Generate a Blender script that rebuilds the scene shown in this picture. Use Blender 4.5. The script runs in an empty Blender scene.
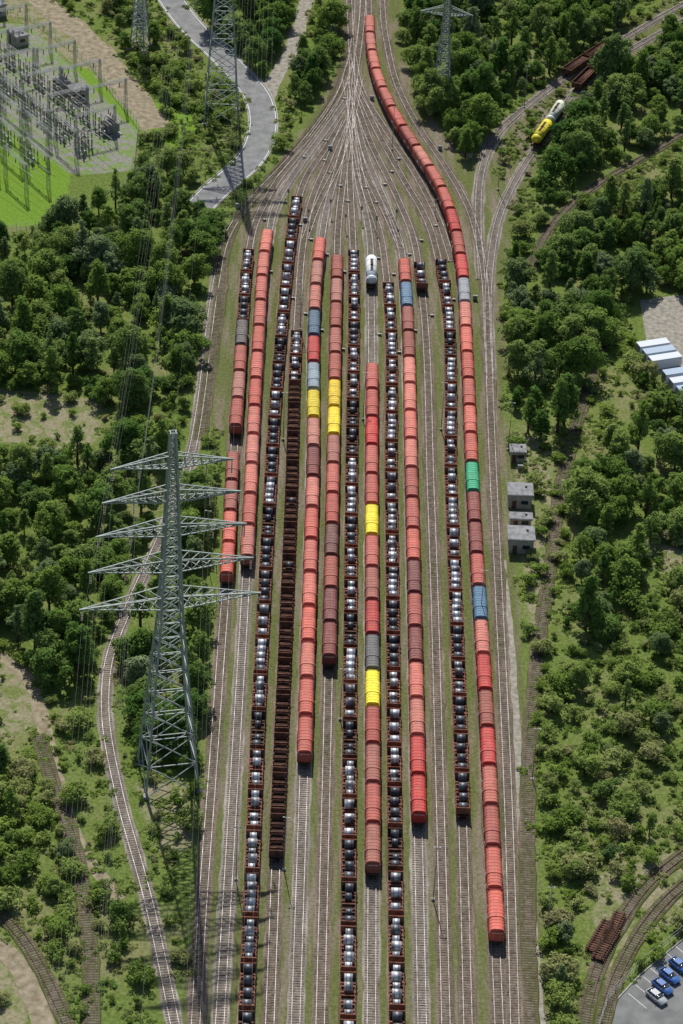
import bpy, math, random
import numpy as np
from mathutils import Vector, Matrix, kdtree
random.seed(7); rng=np.random.default_rng(7)
scene=bpy.context.scene
# ------------------------------------------------------------------ camera
F=2855.0; TH=math.radians(34.5); H=362.0; AL=math.radians(1.4); RO=math.radians(3.2)
fw=np.array([math.sin(AL)*math.cos(TH),math.cos(AL)*math.cos(TH),-math.sin(TH)])
r0=np.array([math.cos(AL),-math.sin(AL),0.0]); u0=np.cross(r0,fw)
R=math.cos(RO)*r0+math.sin(RO)*u0; U=-math.sin(RO)*r0+math.cos(RO)*u0
C=np.array([0,0,H])
cam=bpy.data.cameras.new("camera"); co=bpy.data.objects.new("camera",cam); scene.collection.objects.link(co)
cam.sensor_fit='VERTICAL'; cam.sensor_height=36; cam.sensor_width=24; cam.lens=36*F/1024
cam.clip_start=1; cam.clip_end=20000
M=Matrix(((R[0],U[0],-fw[0],C[0]),(R[1],U[1],-fw[1],C[1]),(R[2],U[2],-fw[2],C[2]),(0,0,0,1)))
co.matrix_world=M; scene.camera=co
# survey -> site metres (plan rectification of the flat site)
def G(u,v):
    d=(u-341.5)*R+(512-v)*U+F*fw
    t=H/-d[2]
    return np.array([d[0]*t,d[1]*t])
def P(x,y,z=0.0):
    q0=x-C[0];q1=y-C[1];q2=z-C[2]
    dd=q0*fw[0]+q1*fw[1]+q2*fw[2]
    return 341.5+F*(q0*R[0]+q1*R[1]+q2*R[2])/dd, 512-F*(q0*U[0]+q1*U[1]+q2*U[2])/dd
def height_for(xy,v):
    a,b=0.0,150.0
    for _ in range(40):
        m=(a+b)/2
        if P(xy[0],xy[1],m)[1]>v: a=m
        else: b=m
    return a
# ------------------------------------------------------------------ light
scene.view_settings.view_transform='Standard'; scene.view_settings.look='None'; scene.view_settings.exposure=0
w=bpy.data.worlds.new("World"); scene.world=w; w.use_nodes=True
nt=w.node_tree; bg=nt.nodes['Background']; sk=nt.nodes.new('ShaderNodeTexSky'); sk.sky_type='NISHITA'; sk.sun_disc=False
SEL=math.radians(50); SAZ=math.radians(-9)
sk.sun_elevation=SEL; sk.sun_rotation=SAZ; nt.links.new(sk.outputs[0],bg.inputs[0]); bg.inputs[1].default_value=0.09
sd=Vector((math.sin(SAZ)*math.cos(SEL),math.cos(SAZ)*math.cos(SEL),math.sin(SEL)))
sl=bpy.data.lights.new("sun",'SUN'); sl.energy=5.0; sl.angle=math.radians(.5); sl.color=(1,.97,.91)
so=bpy.data.objects.new("sun",sl); scene.collection.objects.link(so); so.rotation_euler=sd.to_track_quat('Z','Y').to_euler(); so.location=(0,500,500)
# ------------------------------------------------------------------ materials
class N:
    def __init__(s,name):
        s.m=bpy.data.materials.new(name); s.m.use_nodes=True; s.t=s.m.node_tree; s.n=s.t.nodes
        s.p=s.n['Principled BSDF']; s.out=s.n['Material Output']
    def add(s,t,**k):
        x=s.n.new(t)
        for a,b in k.items(): setattr(x,a,b)
        return x
    def l(s,a,b): s.t.links.new(a,b)
    def coord(s,scale=(1,1,1),kind='Object',rnd=False):
        tc=s.add('ShaderNodeTexCoord'); mp=s.add('ShaderNodeMapping'); mp.inputs['Scale'].default_value=scale
        s.l(tc.outputs[kind],mp.inputs[0])
        if rnd:
            oi=s.add('ShaderNodeObjectInfo'); mu=s.add('ShaderNodeMath',operation='MULTIPLY'); mu.inputs[1].default_value=97
            s.l(oi.outputs['Random'],mu.inputs[0]); s.l(mu.outputs[0],mp.inputs['Location'])
        return mp.outputs[0]
    def noise(s,vec,scale,detail=4,rough=.55):
        x=s.add('ShaderNodeTexNoise'); x.inputs['Scale'].default_value=scale; x.inputs['Detail'].default_value=detail; x.inputs['Roughness'].default_value=rough
        s.l(vec,x.inputs['Vector']); return x.outputs['Fac']
    def ramp(s,fac,stops):
        x=s.add('ShaderNodeValToRGB'); e=x.color_ramp.elements
        while len(e)<len(stops): e.new(.5)
        for i,(p,c) in enumerate(stops):
            e[i].position=p; e[i].color=(*c,1) if not isinstance(c,(int,float)) else (c,c,c,1)
        s.l(fac,x.inputs[0]); return x.outputs[0]
    def mix(s,fac,a,b,mode='MIX'):
        x=s.add('ShaderNodeMix',data_type='RGBA',blend_type=mode)
        for sock,v in ((x.inputs[0],fac),(x.inputs[6],a),(x.inputs[7],b)):
            if hasattr(v,'links'): s.l(v,sock)
            elif isinstance(v,(int,float)): sock.default_value=v
            else: sock.default_value=(*v,1)
        return x.outputs[2]
    def math(s,op,a,b,clamp=False):
        x=s.add('ShaderNodeMath',operation=op,use_clamp=clamp)
        for i,v in enumerate((a,b)):
            if isinstance(v,(int,float)): x.inputs[i].default_value=v
            else: s.l(v,x.inputs[i])
        return x.outputs[0]
    def base(s,c,rough=.9,metal=0):
        if isinstance(c,tuple): s.p.inputs['Base Color'].default_value=(*c,1)
        else: s.l(c,s.p.inputs['Base Color'])
        s.p.inputs['Roughness'].default_value=rough; s.p.inputs['Metallic'].default_value=metal
        if rough>.8: s.p.inputs['Specular IOR Level'].default_value=.1
        return s.m
    def diffuse(s,c):
        d=s.add('ShaderNodeBsdfDiffuse'); s.l(c,d.inputs[0]); s.l(d.outputs[0],s.out.inputs[0]); s.n.remove(s.p); return s.m
def simple(name,c1,c2,scale=2,rough=.9,metal=0,rnd=True,detail=3,st=(1,1,1)):
    n=N(name); v=n.coord(st,rnd=rnd); f=n.noise(v,scale,detail)
    return n.base(n.ramp(f,[(.32,c1),(.68,c2)]),rough,metal)

def ballast_mat(name,dark,light,mossamt):
    n=N(name); v=n.coord(); vs=n.coord((1,.12,1))
    a=n.ramp(n.noise(v,2.2,4,.85),[(.3,dark),(.7,light)])
    st=n.noise(vs,.42,4,.7)
    a=n.mix(1.0,a,n.ramp(st,[(.32,(1.35,1.32,1.3)),(.55,(.74,.72,.70))]),'MULTIPLY')
    a=n.mix(n.ramp(st,[(mossamt,0.0),(mossamt+.12,.85)]),a,(.09,.105,.032))
    return n.diffuse(a)
m_ball=[ballast_mat("track_ballast_brown",(.105,.083,.064),(.28,.23,.18),.54),
        ballast_mat("track_ballast_grey",(.16,.145,.125),(.38,.35,.31),.60),
        ballast_mat("track_ballast_weedy",(.075,.065,.04),(.20,.17,.12),.40)]
m_sleep=simple("sleeper_wood_concrete",(.06,.046,.037),(.22,.19,.16),.9,.95,rnd=False)
m_rail=simple("rail_steel",(.14,.10,.085),(.38,.35,.33),.5,.5,.3,rnd=False)
m_railr=simple("rail_steel_rusty",(.09,.05,.035),(.20,.13,.10),.6,.85,.0,rnd=False)

# ground
n=N("ground_vegetation_and_gravel"); v=n.coord(); vy=n.coord((1,.1,1))
def attr(nm):
    a=n.add('ShaderNodeAttribute'); a.attribute_name=nm; return a.outputs['Fac']
fine=n.noise(v,1.3,5,.8); mid=n.noise(v,.27,5,.7); big=n.noise(v,.035,4,.6)
g1=n.ramp(fine,[(.3,(.05,.08,.018)),(.5,(.115,.16,.038)),(.72,(.22,.25,.085))])
g2=n.ramp(fine,[(.3,(.11,.11,.045)),(.7,(.29,.27,.14))])
meadow=n.mix(n.ramp(n.math('ADD',big,n.math('MULTIPLY',n.math('SUBTRACT',mid,.5),.5)),[(.50,0.0),(.66,.75)]),g1,g2)
def maskf(att,amp,lo=.42,hi=.58):
    a=n.math('ADD',att,n.math('MULTIPLY',n.math('SUBTRACT',mid,.5),amp))
    return n.ramp(a,[(lo,0.0),(hi,1.0)])
dirt=n.ramp(fine,[(.3,(.15,.13,.075)),(.55,(.26,.235,.15)),(.75,(.38,.345,.25))])
dirt=n.mix(n.ramp(mid,[(.46,0.0),(.57,.8)]),dirt,g1)
lawn=n.ramp(fine,[(.3,(.085,.16,.02)),(.7,(.19,.30,.045))])
grav=n.ramp(fine,[(.3,(.14,.135,.115)),(.7,(.31,.30,.27))])
grav=n.mix(n.ramp(mid,[(.46,0.0),(.55,.7)]),grav,lawn)
yb=n.ramp(fine,[(.28,(.105,.083,.06)),(.72,(.28,.235,.18))])
moss=n.ramp(fine,[(.3,(.055,.070,.020)),(.7,(.16,.185,.06))])
yard=n.mix(n.ramp(n.noise(vy,.33,4,.7),[(.37,0.0),(.53,.92)]),yb,moss)
c=n.mix(maskf(attr('dirt'),.8),meadow,dirt)
c=n.mix(maskf(attr('lawn'),.4),c,lawn)
c=n.mix(maskf(attr('gravel'),.5),c,grav)
c=n.mix(maskf(attr('yard'),.55),c,yard)
m_ground=n.diffuse(c)

m_asph=simple("asphalt",(.16,.16,.16),(.25,.25,.245),.35,.9,rnd=False,detail=5)
m_asphd=simple("asphalt_dark",(.14,.14,.138),(.22,.22,.215),.3,.9,rnd=False,detail=5)
m_path=simple("gravel_path",(.18,.165,.135),(.36,.33,.28),.8,.95,rnd=False,detail=5)
m_dpath=simple("dirt_path",(.16,.13,.08),(.33,.28,.20),.6,.95,rnd=False,detail=5)
m_white=simple("white_paint",(.60,.60,.58),(.76,.76,.74),1,.6)
m_kerb=simple("kerb_concrete",(.30,.29,.27),(.42,.41,.38),1,.9,rnd=False)
m_conc=simple("concrete",(.25,.24,.22),(.38,.37,.34),.8,.9)
m_roof=simple("grey_roofing_felt",(.16,.165,.17),(.30,.30,.30),.8,.85)
m_wall=simple("rendered_wall",(.32,.29,.25),(.44,.41,.36),1,.9)
m_glass=N("dark_glass").base((.03,.035,.04),.1)
m_tyre=N("black_rubber").base((.02,.02,.02),.8)
m_steel=simple("pylon_painted_steel",(.21,.25,.23),(.32,.36,.34),.5,.6,.0,rnd=False)
m_insul=N("insulator_porcelain").base((.12,.07,.05),.35)
m_alu=simple("galvanised_tube",(.20,.21,.21),(.33,.34,.33),1,.6,.1)
m_wire=N("aluminium_conductor").base((.035,.037,.038),.6)
m_under=simple("wagon_underframe",(.05,.035,.028),(.12,.07,.05),1.5,.85)
m_rustf=simple("wagon_rust_frame",(.13,.055,.035),(.32,.135,.09),1.2,.85)
m_dark=simple("wagon_dark_brown",(.06,.035,.027),(.19,.095,.065),1.0,.85)
m_load=simple("wagon_floor_dark",(.015,.012,.01),(.06,.045,.035),2.5,.95)
m_wheel=N("wheel_steel").base((.08,.06,.05),.6,.3)
n=N("coil_steel"); v=n.coord((1,1,1),rnd=True)
m_coil=n.base(n.ramp(n.noise(v,.35,2),[(.38,(.12,.12,.13)),(.5,(.38,.385,.40)),(.64,(.66,.67,.69))]),.5,.4)
m_coild=simple("coil_steel_dark",(.05,.052,.06),(.17,.175,.19),.5,.5,.4)
n=N("wagon_hood_paint"); oi=n.add('ShaderNodeObjectInfo'); v=n.coord((1,1,1),rnd=True); vs=n.coord((1.2,.25,.5),rnd=True)
c=n.mix(1.0,oi.outputs['Color'],n.ramp(n.noise(v,.55,5,.75),[(.28,.65),(.62,1.08)]),'MULTIPLY')
st=n.noise(vs,1.6,4,.7)
c=n.mix(n.ramp(st,[(.50,0.0),(.74,.38)]),c,(.30,.20,.17))
c=n.mix(n.ramp(n.noise(v,2.6,3,.7),[(.57,0.0),(.70,.42)]),c,(.11,.055,.045))
m_hood=n.base(c,.72)
n=N("painted_body"); oi=n.add('ShaderNodeObjectInfo'); m_paint=n.base(oi.outputs['Color'],.3); n.p.inputs['Coat Weight'].default_value=.4
n=N("tank_paint"); oi=n.add('ShaderNodeObjectInfo'); v=n.coord(rnd=True)
m_tank=n.base(n.mix(1.0,oi.outputs['Color'],n.ramp(n.noise(v,1.2,4),[(.3,.75),(.65,1.0)]),'MULTIPLY'),.45)
def leaf_mat(name,stops,stops2,tr=.40):
    n=N(name); oi=n.add('ShaderNodeObjectInfo'); v=n.coord(rnd=True)
    a=n.ramp(oi.outputs['Random'],stops); b=n.ramp(oi.outputs['Random'],stops2)
    pf=n.ramp(n.noise(oi.outputs['Location'],.022,2,.6),[(.38,0.0),(.52,1.0)])   # stands of different species
    a=n.mix(pf,a,b)
    a=n.mix(1.0,a,n.ramp(n.noise(v,.8,2,.7),[(.32,.68),(.68,1.5)]),'MULTIPLY')
    d=n.add('ShaderNodeBsdfDiffuse'); n.l(a,d.inputs[0])
    t=n.add('ShaderNodeBsdfTranslucent'); n.l(a,t.inputs[0]); mx=n.add('ShaderNodeMixShader'); mx.inputs[0].default_value=tr
    n.l(d.outputs[0],mx.inputs[1]); n.l(t.outputs[0],mx.inputs[2]); n.l(mx.outputs[0],n.out.inputs[0]); n.n.remove(n.p)
    return n.m
m_leaf=leaf_mat("leaves_deciduous",[(0,(.065,.14,.034)),(.35,(.10,.185,.042)),(.6,(.125,.215,.05)),(.8,(.21,.28,.08)),(1,(.14,.19,.09))],
   [(0,(.135,.22,.045)),(.35,(.19,.275,.06)),(.6,(.24,.31,.09)),(.8,(.10,.18,.045)),(1,(.22,.27,.14))])
m_leafb=leaf_mat("leaves_shrub",[(0,(.09,.155,.035)),(.4,(.14,.215,.048)),(.75,(.19,.25,.07)),(1,(.24,.25,.10))],
   [(0,(.14,.215,.042)),(.4,(.20,.28,.057)),(.75,(.24,.30,.088)),(1,(.29,.28,.13))])
m_bark=simple("bark",(.06,.045,.03),(.12,.09,.06),3,.95)

# ------------------------------------------------------------------ mesh tools
def link(o,parent=None):
    scene.collection.objects.link(o)
    if parent: o.parent=parent
    return o
def mk_mesh(name,verts,faces,mats,midx=None,smooth=None):
    me=bpy.data.meshes.new(name)
    me.from_pydata(verts if isinstance(verts,list) else verts.tolist(),[],faces if isinstance(faces,list) else faces.tolist())
    for m in mats: me.materials.append(m)
    if midx is not None: me.polygons.foreach_set('material_index',np.asarray(midx,dtype=np.int32))
    if smooth is not None: me.polygons.foreach_set('use_smooth',np.asarray(smooth,dtype=bool))
    me.update(); return me
class MB:
    def __init__(s): s.v=[];s.f=[];s.m=[];s.s=[]
    def face(s,idx,m,sm=False): s.f.append(idx); s.m.append(m); s.s.append(sm)
    def box(s,c,d,m=0,rz=0,taper=1.0):
        b=len(s.v); cr,sr=math.cos(rz),math.sin(rz)
        for k,(sx,sy,sz) in enumerate([(-1,-1,-1),(1,-1,-1),(1,1,-1),(-1,1,-1),(-1,-1,1),(1,-1,1),(1,1,1),(-1,1,1)]):
            t=taper if sz>0 else 1
            x=sx*d[0]/2*t;y=sy*d[1]/2*t
            s.v.append((c[0]+x*cr-y*sr,c[1]+x*sr+y*cr,c[2]+sz*d[2]/2))
        for q in ((0,3,2,1),(4,5,6,7),(0,1,5,4),(1,2,6,5),(2,3,7,6),(3,0,4,7)): s.face([b+i for i in q],m)
    def beam(s,p,q,t,m=0):
        p=Vector(p);q=Vector(q);d=(q-p)
        if d.length<1e-5:return
        d.normalize(); a=d.cross(Vector((0,0,1)) if abs(d.z)<.9 else Vector((1,0,0))).normalized()*t/2; b2=d.cross(a)
        b=len(s.v)
        for e in (p,q):
            for o in (a+b2,a-b2,-a-b2,-a+b2): s.v.append(tuple(e+o))
        for i in range(4): s.face([b+i,b+(i+1)%4,b+4+(i+1)%4,b+4+i],m)
        s.face([b,b+3,b+2,b+1],m); s.face([b+4,b+5,b+6,b+7],m)
    def cyl(s,p,q,ra,rb,k=8,m=0,sm=True,capm=None):
        p=Vector(p);q=Vector(q);d=(q-p).normalized(); a=d.cross(Vector((0,0,1)) if abs(d.z)<.9 else Vector((1,0,0))).normalized(); b2=d.cross(a)
        b=len(s.v)
        for e,r in ((p,ra),(q,rb)):
            for i in range(k):
                t=2*math.pi*i/k; s.v.append(tuple(e+(a*math.cos(t)+b2*math.sin(t))*r))
        for i in range(k): s.face([b+i,b+(i+1)%k,b+k+(i+1)%k,b+k+i],m,sm)
        cm=m if capm is None else capm
        s.face([b+i for i in range(k)][::-1],cm); s.face([b+k+i for i in range(k)],cm)
    def loft(s,prof,y0,y1,m=0,capm=None,sc=1.0,sm=False):
        b=len(s.v);k=len(prof)
        for y in (y0,y1):
            for (x,z) in prof: s.v.append((x*sc,y,z))
        for i in range(k-1): s.face([b+i,b+i+1,b+k+i+1,b+k+i],m,sm)
        s.face([b+i for i in range(k)],m if capm is None else capm); s.face([b+k+i for i in range(k)][::-1],m if capm is None else capm)
    def mesh(s,name,mats): return mk_mesh(name,s.v,s.f,mats,s.m,s.s)
    def obj(s,name,mats,parent=None): return link(bpy.data.objects.new(name,s.mesh(name,mats)),parent)
def inst(name,me,x,y,z=0,rz=0,sc=1,parent=None,color=None):
    o=bpy.data.objects.new(name,me); o.location=(x,y,z); o.rotation_euler=(0,0,rz)
    o.scale=sc if isinstance(sc,tuple) else (sc,sc,sc)
    if color: o.color=(*color,1)
    return link(o,parent)
def empty(name,loc=(0,0,0)):
    e=bpy.data.objects.new(name,None); e.empty_display_size=1; e.location=loc; return link(e)
# ------------------------------------------------------------------ paths
class Path:
    def __init__(s,px,step=1.5):
        p=np.array([G(*q) for q in px]); p=np.vstack([2*p[0]-p[1],p,2*p[-1]-p[-2]])
        out=[]
        for i in range(1,len(p)-2):
            d=np.linalg.norm(p[i+1]-p[i]); k=max(2,int(d/step))
            l0=np.linalg.norm(p[i]-p[i-1]);l1=d;l2=np.linalg.norm(p[i+2]-p[i+1])
            m0=((p[i+1]-p[i])/l1*l0+(p[i]-p[i-1])/l0*l1)/(l0+l1)*l1
            m1=((p[i+2]-p[i+1])/l2*l1+(p[i+1]-p[i])/l1*l2)/(l1+l2)*l1
            for t in np.arange(k)/k:
                out.append((2*t**3-3*t**2+1)*p[i]+(t**3-2*t**2+t)*m0+(-2*t**3+3*t**2)*p[i+1]+(t**3-t**2)*m1)
        out.append(p[-2]); s.p=np.array(out)
        for _ in range(6): s.p[1:-1]=(s.p[:-2]+2*s.p[1:-1]+s.p[2:])/4
        d=np.linalg.norm(np.diff(s.p,axis=0),axis=1); s.s=np.concatenate([[0],np.cumsum(d)]); s.L=s.s[-1]
    def at(s,t):
        x=np.interp(t,s.s,s.p[:,0]);y=np.interp(t,s.s,s.p[:,1]); return np.stack([x,y],-1)
    def tan(s,t):
        a=s.at(np.asarray(t)-.7);b=s.at(np.asarray(t)+.7);d=b-a; return d/np.maximum(np.linalg.norm(d,axis=-1,keepdims=True),1e-6)
    def s_at_v(s,v):
        vv=P(s.p[:,0],s.p[:,1])[1]; return s.s[np.argmin(np.abs(vv-v))]
blockers=[]  # (x,y,halfwidth)
def block(path,hw):
    for q in path.p[::2]: blockers.append((q[0],q[1],hw))
def ribbon(name,px,width,z,mat,kerb=False,hw=None):
    pa=Path(px); t=np.linspace(.01,pa.L-.01,int(pa.L/1.5)+2); c=pa.at(t); d=pa.tan(t); nrm=np.stack([-d[:,1],d[:,0]],-1)
    k=len(t); vv=[];ff=[];mi=[]
    wob=np.interp(np.arange(k),np.arange(0,k+6,3),rng.normal(0,0 if kerb else width*.06,len(np.arange(0,k+6,3))))
    def strip(o0,o1,z0,z1,m):
        b=len(vv)
        for i in range(k):
            a=c[i]+nrm[i]*(o0+wob[i]); bb=c[i]+nrm[i]*(o1-wob[i]*.7); vv.append((a[0],a[1],z0)); vv.append((bb[0],bb[1],z1))
        for i in range(k-1): ff.append([b+2*i,b+2*i+2,b+2*i+3,b+2*i+1]); mi.append(m)
    strip(-width/2,width/2,z,z,0)
    if kerb:
        for sgn in (-1,1):
            o=sgn*width/2
            strip(o,o,z,z+.12,1); strip(o,o+sgn*.25,z+.12,z+.12,1); strip(o+sgn*.25,o+sgn*.25,z+.12,0,1)
            strip(o-sgn*.5,o-sgn*.36,z+.004,z+.004,2)
    me=mk_mesh(name,vv,ff,[mat,m_kerb,m_white],mi); link(bpy.data.objects.new(name,me)); block(pa,width/2 if hw is None else hw)
    return pa
tcount=0
def track(px,ball=0,hw=2.0):
    global tcount
    tcount+=1; dz=.004*tcount
    pa=Path(px); t=np.linspace(.01,pa.L-.01,int(pa.L/1.5)+2); c=pa.at(t); d=pa.tan(t); nr=np.stack([-d[:,1],d[:,0]],-1); k=len(t)
    V=[];Fc=[];Mi=[]
    wv=np.interp(np.arange(k),np.arange(0,k+4,2),rng.normal(0,.12,len(np.arange(0,k+4,2))))
    def sweep(prof,m,wob=False):
        b=sum(len(x) for x in V)
        n=len(prof); arr=np.zeros((k,n,3))
        for j,(o,z) in enumerate(prof):
            oo=o+(np.sign(o)*wv[:,None] if wob else 0); arr[:,j,:2]=c+nr*oo; arr[:,j,2]=z
        V.append(arr.reshape(-1,3)); i=np.arange(k-1)[:,None]*n; j=np.arange(n-1)[None,:]
        q=np.stack([b+i+j,b+i+j+1,b+i+n+j+1,b+i+n+j],-1).reshape(-1,4); Fc.append(q); Mi.append(np.full(len(q),m))
    sweep([(-1.75,-.05),(-1.45,.10+dz),(1.45,.10+dz),(1.75,-.05)],0,True)
    for o in (-.75,.75):
        sweep([(o-.06,.16+dz),(o-.045,.32+dz),(o+.045,.32+dz),(o+.06,.16+dz)],2)
    ts=np.arange(.5,pa.L-.5,.65); cs=pa.at(ts); ds=pa.tan(ts); ns=np.stack([-ds[:,1],ds[:,0]],-1)
    b=sum(len(x) for x in V); arr=np.zeros((len(ts),8,3)); jit=rng.normal(0,.03,len(ts))
    for j,(a,l,z) in enumerate([(-1,-1,0),(1,-1,0),(1,1,0),(-1,1,0),(-1,-1,1),(1,-1,1),(1,1,1),(-1,1,1)]):
        arr[:,j,:2]=cs+ns*(a*1.27+jit[:,None])+ds*l*.14; arr[:,j,2]=.05 if z==0 else .15+dz
    V.append(arr.reshape(-1,3)); i=b+np.arange(len(ts))[:,None]*8
    for q in ((4,5,6,7),(0,1,5,4),(1,2,6,5),(2,3,7,6),(3,0,4,7)):
        Fc.append(i+np.array(q)[None,:]); Mi.append(np.full(len(ts),1))
    me=mk_mesh("railway_track",np.vstack(V),np.vstack(Fc),[m_ball[ball],m_sleep,m_railr if ball==2 else m_rail],np.concatenate(Mi))
    link(bpy.data.objects.new("railway_track",me)); block(pa,hw); return pa

T={}
T[0]=track([(358,-60),(354,40),(344,85),(318,125),(285,165),(252,200),(228,235),(216,285),(208,340),(201,400),(190,460),(160,540),(128,610),(109,660),(105,710),(118,790),(148,900),(184,1070)],1)
T[1]=track([(350,62),(338,98),(310,140),(272,190),(254,228),(247,270),(243,320),(238,400),(232,480),(228,560),(222,640),(212,780),(203,900),(193,1070)],0)
T[2]=track([(347,100),(325,132),(296,172),(277,203),(267,245),(258,350),(250,500),(246,580),(236,750),(217,1070)],1)
T[3]=track([(346,115),(325,150),(306,178),(297,205),(290,250),(282,330),(275,410),(269,510),(262,640),(244,1070)],0)
T[4]=track([(345,122),(328,162),(312,200),(303,245),(298,310),(295,370),(291,500),(287,600),(276,860),(268,1070)],0)
T[5]=track([(348,130),(338,168),(327,208),(320,250),(312,500),(304,765),(294,1070)],1)
T[6]=track([(349,140),(343,182),(338,230),(337,262),(332,500),(328,700),(319,1070)],0)
T[7]=track([(350,90),(350,180),(353,250),(351,500),(347,1070)],0)
T[8]=track([(351,120),(358,182),(369,235),(371,300),(371,500),(372,860),(371,1070)],1)
T[9]=track([(352,130),(364,188),(380,235),(387,285),(391,500),(394,800),(397,1070)],0)
T[10]=track([(353,110),(366,157),(388,210),(401,248),(404,280),(411,500),(418,825),(423,1070)],1)
T[11]=track([(353,95),(370,142),(395,194),(413,238),(420,280),(431,500),(440,800),(447,1070)],0)
T[12]=track([(354,80),(372,122),(402,178),(428,224),(440,268),(451,500),(462,805),(469,1070)],0)
T[13]=track([(369,-60),(369,25),(370,52),(377,85),(393,122),(418,162),(440,198),(452,230),(460,270),(466,360),(472,500),(484,700),(495,935),(501,1070)],0)
T[14]=track([(382,-60),(386,40),(398,88),(420,130),(447,170),(469,210),(481,255),(488,350),(492,450),(499,600),(508,800),(516,1070)],0)
T[15]=track([(482,280),(478,215),(482,170),(497,135),(530,104),(565,78),(610,48),(660,18),(720,-15)],1)
T[16]=track([(490,380),(489,280),(500,215),(528,160),(552,125),(577,90),(604,66),(645,42),(720,2)],1)
T[17]=track([(346,-60),(350,20),(352,70),(351,130)],0)
T[18]=track([(364,-60),(362,20),(356,70),(349,130)],0)
T[19]=track([(352,40),(330,105),(296,150),(262,188),(240,215),(226,245),(221,290),(213,350),(206,400),(200,440)],2)
T[20]=track([(353,55),(361,90),(385,130),(415,175),(440,225),(452,262)],0)
T[21]=track([(345,80),(352,120),(366,175),(386,215),(401,250)],0)
T[22]=track([(360,80),(350,130),(336,170),(318,205),(305,240)],0)
T[23]=track([(38,735),(55,790),(75,850),(88,930),(92,1070)],2,.7)
T[24]=track([(-40,880),(20,935),(52,990),(85,1070)],2,1.2)
T[25]=track([(760,790),(690,850),(650,882),(615,932),(592,985),(578,1070)],2,1.6)
T[26]=track([(780,820),(700,872),(662,905),(630,950),(608,1000),(598,1060)],2,1.6)
T[27]=track([(740,100),(640,160),(590,190),(555,222),(530,268)],2,1.8)
T[28]=track([(610,330),(594,370),(575,430),(560,490),(550,570),(538,650),(530,740),(527,850),(532,1070)],2,.0)

# ------------------------------------------------------------------ roads
ribbon("access_road",[(140,-60),(165,-10),(190,25),(228,62),(258,98),(263,128),(248,162),(218,188),(200,206)],8.0,.05,m_asph,kerb=True)
ribbon("side_road",[(330,-60),(305,5),(292,50),(270,88),(262,112)],4.5,.03,m_path)
ribbon("dirt_track_road",[(-20,-60),(40,0),(85,38),(125,85),(158,128)],8,.02,m_dpath)
ribbon("service_path",[(500,560),(508,640),(516,760),(528,900),(542,1070)],2.6,.02,m_path)
ribbon("dirt_path",[(-40,925),(5,950),(35,1000),(55,1070)],4.0,.03,m_dpath)
ribbon("dirt_path",[(-40,640),(0,655),(32,685),(42,720),(60,790),(82,850),(120,900)],2.8,.016,m_dpath,hw=.9)
# ------------------------------------------------------------------ ground sheet
def inpoly(px,py,poly):
    r=np.zeros(np.shape(px),bool); n=len(poly); j=n-1
    for i in range(n):
        xi,yi=poly[i]; xj,yj=poly[j]
        with np.errstate(divide='ignore',invalid='ignore'):
            cnd=((yi>py)!=(yj>py))&(px<(xj-xi)*(py-yi)/((yj-yi) if yj!=yi else 1e-9)+xi)
        r^=cnd; j=i
    return r
YARD=[(335,-80),(396,-80),(404,60),(430,115),(470,160),(505,120),(560,70),(640,20),(700,-30),(720,10),(610,72),(560,130),(520,200),(502,280),(506,400),(516,500),(526,700),(540,900),(552,1100),(175,1100),(196,900),(208,760),(220,600),(226,480),(228,430),(205,430),(200,400),(208,300),(220,240),(262,180),(315,112),(340,60)]
DIRT=[[(20,-60),(60,10),(110,55),(165,125),(150,138),(120,112),(70,62),(20,20),(-40,0),(-40,-60)],
 [(-40,385),(40,392),(105,400),(100,443),(60,455),(20,445),(-40,435)],[(-40,645),(0,648),(32,670),(48,705),(25,738),(-40,740)],
 [(-40,935),(5,945),(25,1000),(30,1100),(-60,1100)],[(130,775),(190,780),(195,850),(160,860)],
 [(640,540),(760,500),(760,590),(660,580)],[(600,870),(700,840),(720,900),(640,940),(610,980),(590,960)],
 [(520,440),(545,430),(555,540),(540,640),(528,640)]]
GRAV=[[(-40,20),(30,25),(135,130),(130,172),(70,175),(-40,85)],[(480,140),(520,110),(512,160),(495,200),(485,240)]]
LAWN=[[(-60,90),(0,95),(70,165),(66,215),(40,225),(-60,230)],[(60,60),(90,70),(140,125),(135,160),(100,130)],[(150,100),(205,110),(190,150),(150,140)]]
PAVED=[[(640,300),(720,290),(720,400),(690,400),(650,365)],[(500,470),(530,470),(530,550),(505,550)]]
gx=np.concatenate([[-5000,-2500,-1200,-600,-350],np.arange(-220,221,1.6),[350,600,1200,2500,5000]])
gy=np.concatenate([[-3000,-1000,0,150,240],np.arange(300,921,1.6),[1000,1200,1700,2600,4500,9000]])
X,Y=np.meshgrid(gx,gy); pu,pv=P(X,Y)
core=(Y>290)&(Y<930)&(abs(X)<225)
def mask(polys):
    m=np.zeros(X.shape)
    for p in polys: m[inpoly(pu,pv,p)&core]=1
    for _ in range(4): m[1:-1,1:-1]=(m[1:-1,1:-1]*2+m[:-2,1:-1]+m[2:,1:-1]+m[1:-1,:-2]+m[1:-1,2:])/6
    return m
idx=np.arange(X.size).reshape(X.shape); q=np.stack([idx[:-1,:-1],idx[:-1,1:],idx[1:,1:],idx[1:,:-1]],-1).reshape(-1,4)
me=mk_mesh("ground",np.stack([X,Y,np.zeros_like(X)],-1).reshape(-1,3),q,[m_ground])
for nm,ps in (('dirt',DIRT+PAVED),('gravel',GRAV),('lawn',LAWN),('yard',[YARD])):
    a=me.attributes.new(nm,'FLOAT','POINT'); a.data.foreach_set('value',mask(ps).reshape(-1).astype(np.float32))
link(bpy.data.objects.new("ground",me))
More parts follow.
